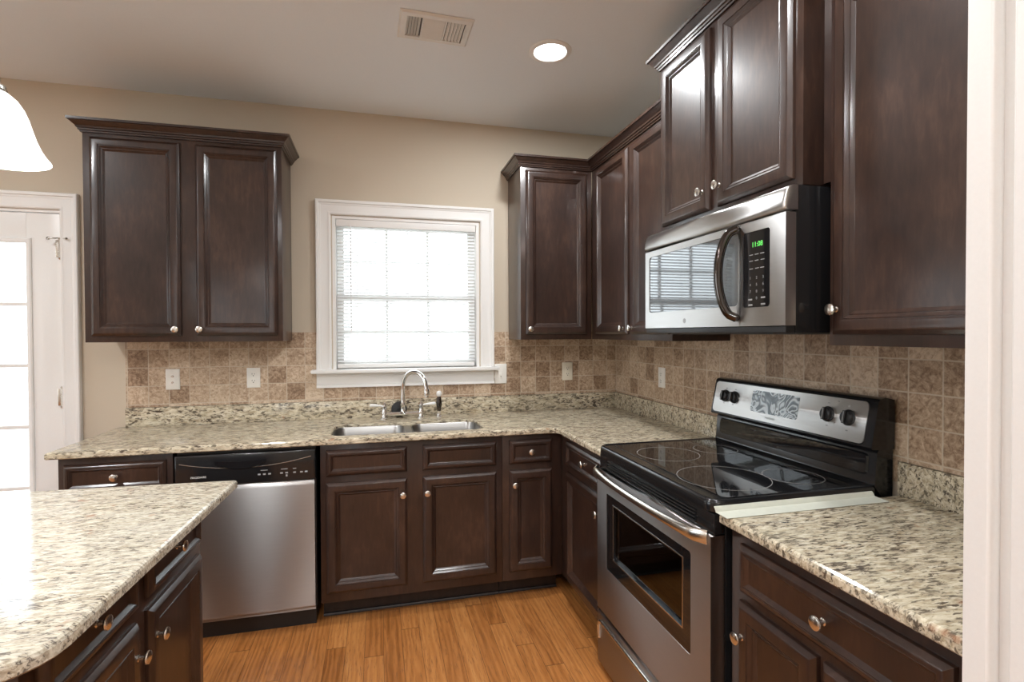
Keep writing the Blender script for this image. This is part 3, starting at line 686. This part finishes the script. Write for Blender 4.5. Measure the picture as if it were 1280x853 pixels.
hp = [(.602, .001, L(1.462))]+hp+[(.602, .001, L(1.747))]
m.tube(hp, [.011]+[.0145]*33+[.011], 14); m.build('handle', 'dark_chrome', md)
m = slab_with_window(MB(), SE+.001, W-.001, L(1.4345), L(1.7590), .626, .745, L(1.492), L(1.727), 0, .0355, .010); pnl = m.build('control_panel', 'steel', mw, ang=50)
m = MB().loops([[(x, v, z) for x, z in rrect(.6265, .7445, L(1.4925), L(1.7265), .0095, 5)] for v in (.0015, .008)]); m.build('keypad', 'black_glass', pnl)
MB().text('11:08', .690, L(1.685), .022, .0012).build('clock_digits', 'led', pnl, smooth=False)
for i, row in enumerate(('123', '456', '789')):
    for k, ch in enumerate(row): MB().text(ch, .660+.028*k, L(1.583-.021*i), .012, .0012).build('number_key', 'grey_print', pnl, smooth=False)
MB().text('0', .688, L(1.520), .012, .0012).build('number_key', 'grey_print', pnl, smooth=False)
for z, us in ((1.655, (.664, .688, .712)), (1.636, (.664, .688, .714)), (1.612, (.664, .690, .712))):
    for u in us: MB().box(u-.008, u+.008, .0009, .0014, L(z)-.0012, L(z)+.0012).build('function_key', 'grey_print', pnl, smooth=False)
for u, z in ((.660, 1.517), (.716, 1.521), (.661, 1.500), (.716, 1.501)): MB().box(u-.009, u+.009, .0009, .0014, L(z)-.0025, L(z)+.0025).build('function_key', 'grey_print', pnl, smooth=False)
MB().lathe([(.0095, 0), (.0095, .0008), (.0005, .0010)], (.30, .0005, L(1.460)), (0, -1, 0), 20).build('badge', 'grey_print', md)

# ------------------------------------------------------------------ range
rg = thing('electric_range', 'black and stainless steel freestanding electric range with glass cooktop', 'stove', (-.665, -1.206, 0), RZ)
W = .790
m = MB().box(.002, W-.002, .046, .645, .012, .9035, .003); m.build('body', 'black', rg)
for u in (.04, W-.04):
    for v in (.10, .58): MB().lathe([(.016, .0003), (.016, .008), (.010, .012)], (u, v, 0)).build('foot', 'black_matte', rg)
# cooktop: black steel frame with a raised rim and the glass set in it
fr = rrect(-.003, W+.003, .002, .560, .045, 8); fr = [(x, max(y, .002)) for x, y in fr]
fr = [p for p in rrect(-.003, W+.003, .002, .600, .045, 8)]
ls = []
for d, z in ((.010, .9045), (.001, .908), (0, .916), (.001, .932), (.004, .939), (.010, .942), (.016, .941), (.021, .9385)):
    ls.append([(x, y, z) for x, y in offset_poly(fr, d)])
top = MB().loops(ls, True, True).build('cooktop_frame', 'black', rg, ang=50)
gl = MB().loops([[(x, y, z) for x, y in rrect(.030, W-.030, .062, .528, .018, 5)] for z in (.9386, .9395)]).build('cooktop_glass', 'black_glass', rg)
def ringflat(cu, cv, r):
    m = MB(); n = 64; ls = []
    for rr, z in ((r-.0011, .9396), (r-.0011, .9399), (r+.0011, .9399), (r+.0011, .9396)): ls.append([(cu+rr*math.cos(2*math.pi*i/n), cv+rr*math.sin(2*math.pi*i/n), z) for i in range(n)])
    return m.loops(ls+[ls[0]], False, False)
for cu, cv, r in ((.230, .200, .118), (.575, .195, .145), (.622, .425, .092), (.205, .430, .085)): ringflat(cu, cv, r).build('burner_ring', 'ring', rg, smooth=False)
# upright back panel and tilted console
m = MB(); sec = [(.602, .9045), (.575, .9425), (.577, .948), (.584, 1.040), (.592, 1.052), (.645, 1.052), (.645, .9045)]
m.loops([[(u, v, z) for v, z in sec] for u in (.004, W-.004)]); m.build('back_riser', 'black', rg, ang=30)
m = MB().loops([[(x, .5835-.075*(z-.948)*0-.0065*k, z) for x, z in rrect(.030+.004*k, W-.030-.004*k, .968+.004*k, 1.036-.004*k, .014, 4)] for k in (0, 1)])
bp_ = m; bp_.v = [(x, v-.004+(z-.968)*.075, z) for x, v, z in bp_.v]; bp_.build('riser_panel', 'black_glass', rg)
tilt = .20                                       # console leans back
def con(z, off=0.0): return .560+(z-1.055)*tilt-off
def cpan(u0, u1, za, zb, rr, off0, off1, n=5):
    return [[(x, con(z, o), z) for x, z in rrect(u0, u1, za, zb, rr, n)] for o in (off0, off1)]
m = MB(); sec = [(con(1.054), 1.054), (con(1.062, .006), 1.060), (con(1.200, .006), 1.200), (con(1.206, .002), 1.207), (con(1.20)+.02, 1.213), (.645, 1.205), (.645, 1.0525), (.600, 1.0525)]
ls = [[(u, v, z) for v, z in sec] for u in (-.002, W+.002)]; m.loops(ls); m.build('console', 'black', rg, ang=40)
m = MB().loops(cpan(.010, W-.026, 1.067, 1.197, .016, .0058, .0085)); cs = m.build('console_face', 'steel', rg, ang=50)
m = MB().loops(cpan(.248, .492, 1.098, 1.182, .009, .0085, .0092)); m.build('display', 'display', cs)
m = MB(); m.text('FRIGIDAIRE', .362, 1.083, .010, 0); m.v = [(x, con(z, .0090), z) for x, y, z in m.v]; m.build('logo_lettering', 'grey_print', cs, smooth=False)
for u, z in ((.085, 1.172), (.143, 1.172), (.617, 1.176), (.697, 1.176), (.655, 1.186), (.622, 1.102), (.700, 1.098), (.080, 1.108), (.140, 1.108)):
    q = MB().box(u-.004, u+.004, -.0004, .0004, z-.002, z+.002); m = MB(); m.add([(x, con(zz, .0088)+y, zz) for x, y, zz in q.v], q.f); m.build('dial_mark', 'grey_print', cs, smooth=False)
for u in (.083, .142, .619, .699):
    z = 1.139; o = (u, con(z, .0083), z); ax = Vector((0, -1, tilt)).normalized()
    m = MB().lathe([(.026, 0), (.026, .003), (.0225, .005), (.0215, .013), (.019, .0155), (.0005, .016)], o, ax, 28)
    kn = m.build('knob', 'black_matte', cs)
    q = MB().box(-.0055, .0055, -.0225, -.0158, -.0205, .0205, .002); m2 = MB(); m2.add([(u+x, con(z, .0083)+y+tilt*zz, z+zz-y*tilt) for x, y, zz in q.v], q.f); m2.build('grip', 'black_matte', kn)
    m3 = MB(); q = MB().box(-.0012, .0012, -.0231, -.0226, -.018, .018); m3.add([(u+x, con(z, .0083)+y+tilt*zz, z+zz-y*tilt) for x, y, zz in q.v], q.f); m3.build('pointer', 'grey_print', kn)
# vent slats between cooktop and door
vs_ = MB().box(.004, W-.004, .012, .0455, .845, .9035, .003).build('vent_strip', 'black', rg)
for k in range(4): z = .855+k*.0105; MB().box(.09, W-.09, .005, .0119, z, z+.004, .001).build('vent_slat', 'black_matte', vs_)
# oven door
dz0, dz1 = .252, .842; ou0, ou1, oz0, oz1 = .092, .690, .448, .760
m = slab_with_window(MB(), .003, W-.003, dz0, dz1, ou0, ou1, oz0, oz1, 0, .0455, .010); od = m.build('oven_door', 'steel_half_shaded', rg, ang=50)
m = slab_with_window(MB(), ou0+.0005, ou1-.0005, oz0+.0005, oz1-.0005, ou0+.062, ou1-.045, oz0+.060, oz1-.034, .002, .012, .014); m.build('window_border', 'black_glass', od)
m = MB().ring(ou0+.060, ou1-.043, oz0+.058, oz1-.032, [(0, .0000), (0, .0015), (.004, .0015), (.004, .0000)], .002); m.build('window_bead', 'nickel', od)
MB().box(ou0+.05, ou1-.035, .0125, .0155, oz0+.045, oz1-.02).build('window_glass', 'oven_glass', od, smooth=False)
MB().box(ou0+.02, ou1-.02, .0440, .0452, oz0+.01, oz1-.01).build('oven_interior', 'oven_enamel', od)
for z in (.54, .64, .71): MB().tube([(ou0+.05, .030, z), (ou1-.04, .030, z)], .0022, 6).build('rack_rod', 'nickel', od)
m = MB(); pts = []; rs = []
for k in range(25):
    t = k/24; b_ = math.sin(math.pi*t)**.30; pts.append((.012+(W-.024)*t, -.004-.044*b_, .838)); rs.append(1)
ls = []
for i, p in enumerate(pts):
    a_ = Vector(pts[max(i-1, 0)]); c_ = Vector(pts[min(i+1, 24)]); d_ = (c_-a_).normalized(); n_ = Vector((-d_.y, d_.x, 0))
    e_ = .8+.5*abs(2*i/24-1)**3
    ls.append([Vector(p)+n_*(.0095*math.cos(2*math.pi*q/14))+Vector((0, 0, .0165*e_*math.sin(2*math.pi*q/14))) for q in range(14)])
m.loops(ls); m.build('handle', 'nickel', od)
# storage drawer with an embossed pull
m = MB().panel(.003, W-.003, .020, .240, [(0, -.044), (0, -.004), (.004, .0), (.010, .0008)], 0); wd_ = m.build('storage_drawer', 'steel_half_shaded', rg, ang=50)
m = MB(); pts = []
for k in range(9): a_ = R(180-90*k/8); pts.append((.062+.034*math.cos(a_), -.004, .176+.034*math.sin(a_)))
pts = [(.028, -.001, .130), (.028, -.004, .150)]+pts
pts += [(W-p[0], p[1], p[2]) for p in pts[::-1]]
m.tube(pts, .0085, 12); m.build('pull', 'nickel', wd_)

# ------------------------------------------------------------------ wall plates
def plate(label, loc, rz, kind, wd=.070, ht=.114):
    mat = 'ivory' if kind == 'ivory' else 'white_plastic'
    p = thing('wall_plate', label, 'wall plate', loc, rz)
    MB().panel(-wd/2, wd/2, -ht/2, ht/2, [(0, .0002), (0, .002), (.002, .0045), (.006, .006)]).build('cover', mat, p)
    if kind == 'jack':
        for z in (.017, -.017):
            o = MB().lathe([(.0065, .0058), (.0065, .008), (.0045, .008), (.0045, .012), (.0005, .012)], (0, 0, z), (0, -1, 0), 16).build('coaxial_jack', 'nickel', p)
    elif kind == 'switch':
        MB().panel(-.0165, .0165, -.033, .033, [(0, .0058), (0, .0075), (.001, .008)]).build('insert', mat, p)
        MB().box(-.005, .005, -.016, -.0075, -.014, .002, .0015).build('toggle', mat, p)
        MB().box(-.0012, .0012, -.0083, -.0079, -.020, -.008).build('slot', 'black_matte', p)
    else:
        MB().panel(-.0165, .0165, -.033, .033, [(0, .0058), (0, .0075), (.001, .008)]).build('receptacle', mat, p)
        for z in (.019, -.019):
            MB().box(-.0075, -.0055, -.0083, -.0079, z-.001, z+.008).build('slot', 'black_matte', p, smooth=False); MB().box(.0055, .0075, -.0083, -.0079, z, z+.007).build('slot', 'black_matte', p, smooth=False)
            MB().lathe([(.0028, .0079), (.0028, .0083)], (0, 0, z-.007), (0, -1, 0), 12).build('ground_hole', 'black_matte', p)
    for z in ((.047, -.047) if kind != 'jack' else (.042, -.042)): MB().lathe([(.0032, .0058), (.003, .0066), (.0005, .0068)], (0, 0, z), (0, -1, 0), 10).build('screw', mat, p)
plate('white cable jack plate with two sockets on the left tiles', (-2.667, -.0082, 1.167), 0, 'jack')
plate('white outlet on the tiles between the left cabinet and the window', (-2.258, -.0082, 1.166), 0, 'outlet')
plate('white wall plate beside the right end of the window sill', (-.808, -.0082, 1.157), 0, 'switch', .078, .126)
plate('ivory outlet on the tiles below the corner wall cabinet', (-.355, -.0082, 1.163), 0, 'ivory', .072, .118)
plate('white outlet on the right wall left of the stove', (-.0082, -.610, 1.161), RZ, 'outlet')

# ------------------------------------------------------------------ ceiling fittings
vt = thing('ceiling_vent', 'white metal air register in the ceiling', 'vent', (-1.318, -.978, CEIL-.001))
vt.rotation_euler = (0, 0, R(1.5)); vt.matrix_basis = Matrix.Translation(vt.location) @ Matrix.Rotation(R(1.5), 4, 'Z')
A, B = .154, .104
m = MB()
ls = []
for d, h in ((0, 0), (0, -.003), (.008, -.009), (.030, -.009), (.030, -.001)): ls.append([(x, y, h) for x, y in ((-A+d, -B+d), (A-d, -B+d), (A-d, B-d), (-A+d, B-d))])
m.loops(ls, False, False); 
m.box(-.058, -.052, -B+.03, B-.03, -.009, -.001); m.box(.038, .044, -B+.03, B-.03, -.009, -.001)
m.build('frame', 'grille', vt, ang=20)
MB().box(-A+.028, A-.028, -B+.028, B-.028, -.0009, -.0002).build('duct_opening', 'duct', vt, smooth=False)
for u in [-.118+.012*k for k in range(5)]+[.054+.0145*k for k in range(5)]:
    s_ = -1 if u < 0 else 1
    MB().loops([[(u+s_*.005, y, -.0085), (u+s_*.0062, y, -.0085), (u-s_*.0040, y, -.0015), (u-s_*.0052, y, -.0015)] for y in (-B+.031, B-.031)]).build('side_louvre', 'grille', vt)
for k in range(9):
    y = -B+.038+k*.0165; MB().loops([[(x, y+.006, -.0085), (x, y+.0072, -.0085), (x, y-.005, -.0015), (x, y-.0062, -.0015)] for x in (-.051, .037)]).build('centre_louvre', 'grille', vt)
MB().box(.128, .131, -.030, .030, -.014, -.0092, .001).build('damper_lever', 'grille', vt)

rl = thing('recessed_light', 'round recessed light glowing in the ceiling', 'ceiling light', (-.775, -.920, CEIL))
MB().lathe([(.100, -.0005), (.100, -.004), (.094, -.007), (.078, -.0085), (.074, -.003), (.074, -.0005)], (0, 0, 0), (0, 0, 1), 48, False, False).build('trim_ring', 'trim', rl)
MB().lathe([(.0735, -.002), (.0735, -.0045), (.05, -.0065), (.0005, -.007)], (0, 0, 0), (0, 0, 1), 40).build('lens', 'lens', rl)

pl = thing('pendant_light', 'white bell-shaped glass pendant lamp hanging over the island', 'pendant lamp', (-2.425, -1.80, 1.825))
pr = [(.1075, 0), (.1060, .004), (.0990, .014), (.0900, .030), (.0820, .050), (.0755, .072), (.0690, .096), (.0610, .118), (.0500, .136), (.0360, .149), (.0240, .155), (.0225, .155), (.0345, .1465), (.0480, .134), (.0585, .1165), (.0665, .095), (.0730, .0715), (.0795, .0495), (.0875, .0300), (.0965, .0145), (.1035, .005)]
ls = MB().lathe(pr, (0, 0, 0), (0, 0, 1), 48, False, False); o_ = len(ls.v)-48
for i in range(48): ls.f.append((o_+i, o_+(i+1) % 48, (i+1) % 48, i))
ls.build('glass_shade', 'shade', pl, ang=60)
MB().lathe([(.0005, .150), (.030, .150), (.032, .156), (.030, .166), (.022, .172), (.020, .186), (.013, .194), (.008, .206), (.006, .214)], (0, 0, 0), (0, 0, 1), 28).build('socket_cap', 'nickel', pl)
MB().tube([(0, 0, .210), (0, 0, CEIL-1.825-.02)], .0045, 10).build('stem', 'nickel', pl)
MB().lathe([(.0045, CEIL-1.825-.026), (.035, CEIL-1.825-.022), (.060, CEIL-1.825-.010), (.062, CEIL-1.825-.0005)], (0, 0, 0), (0, 0, 1), 32).build('canopy', 'nickel', pl)
lamp('pendant_bulb', 'POINT', (-2.425, -1.80, 1.885), 28, color=WARM).data.shadow_soft_size = .03
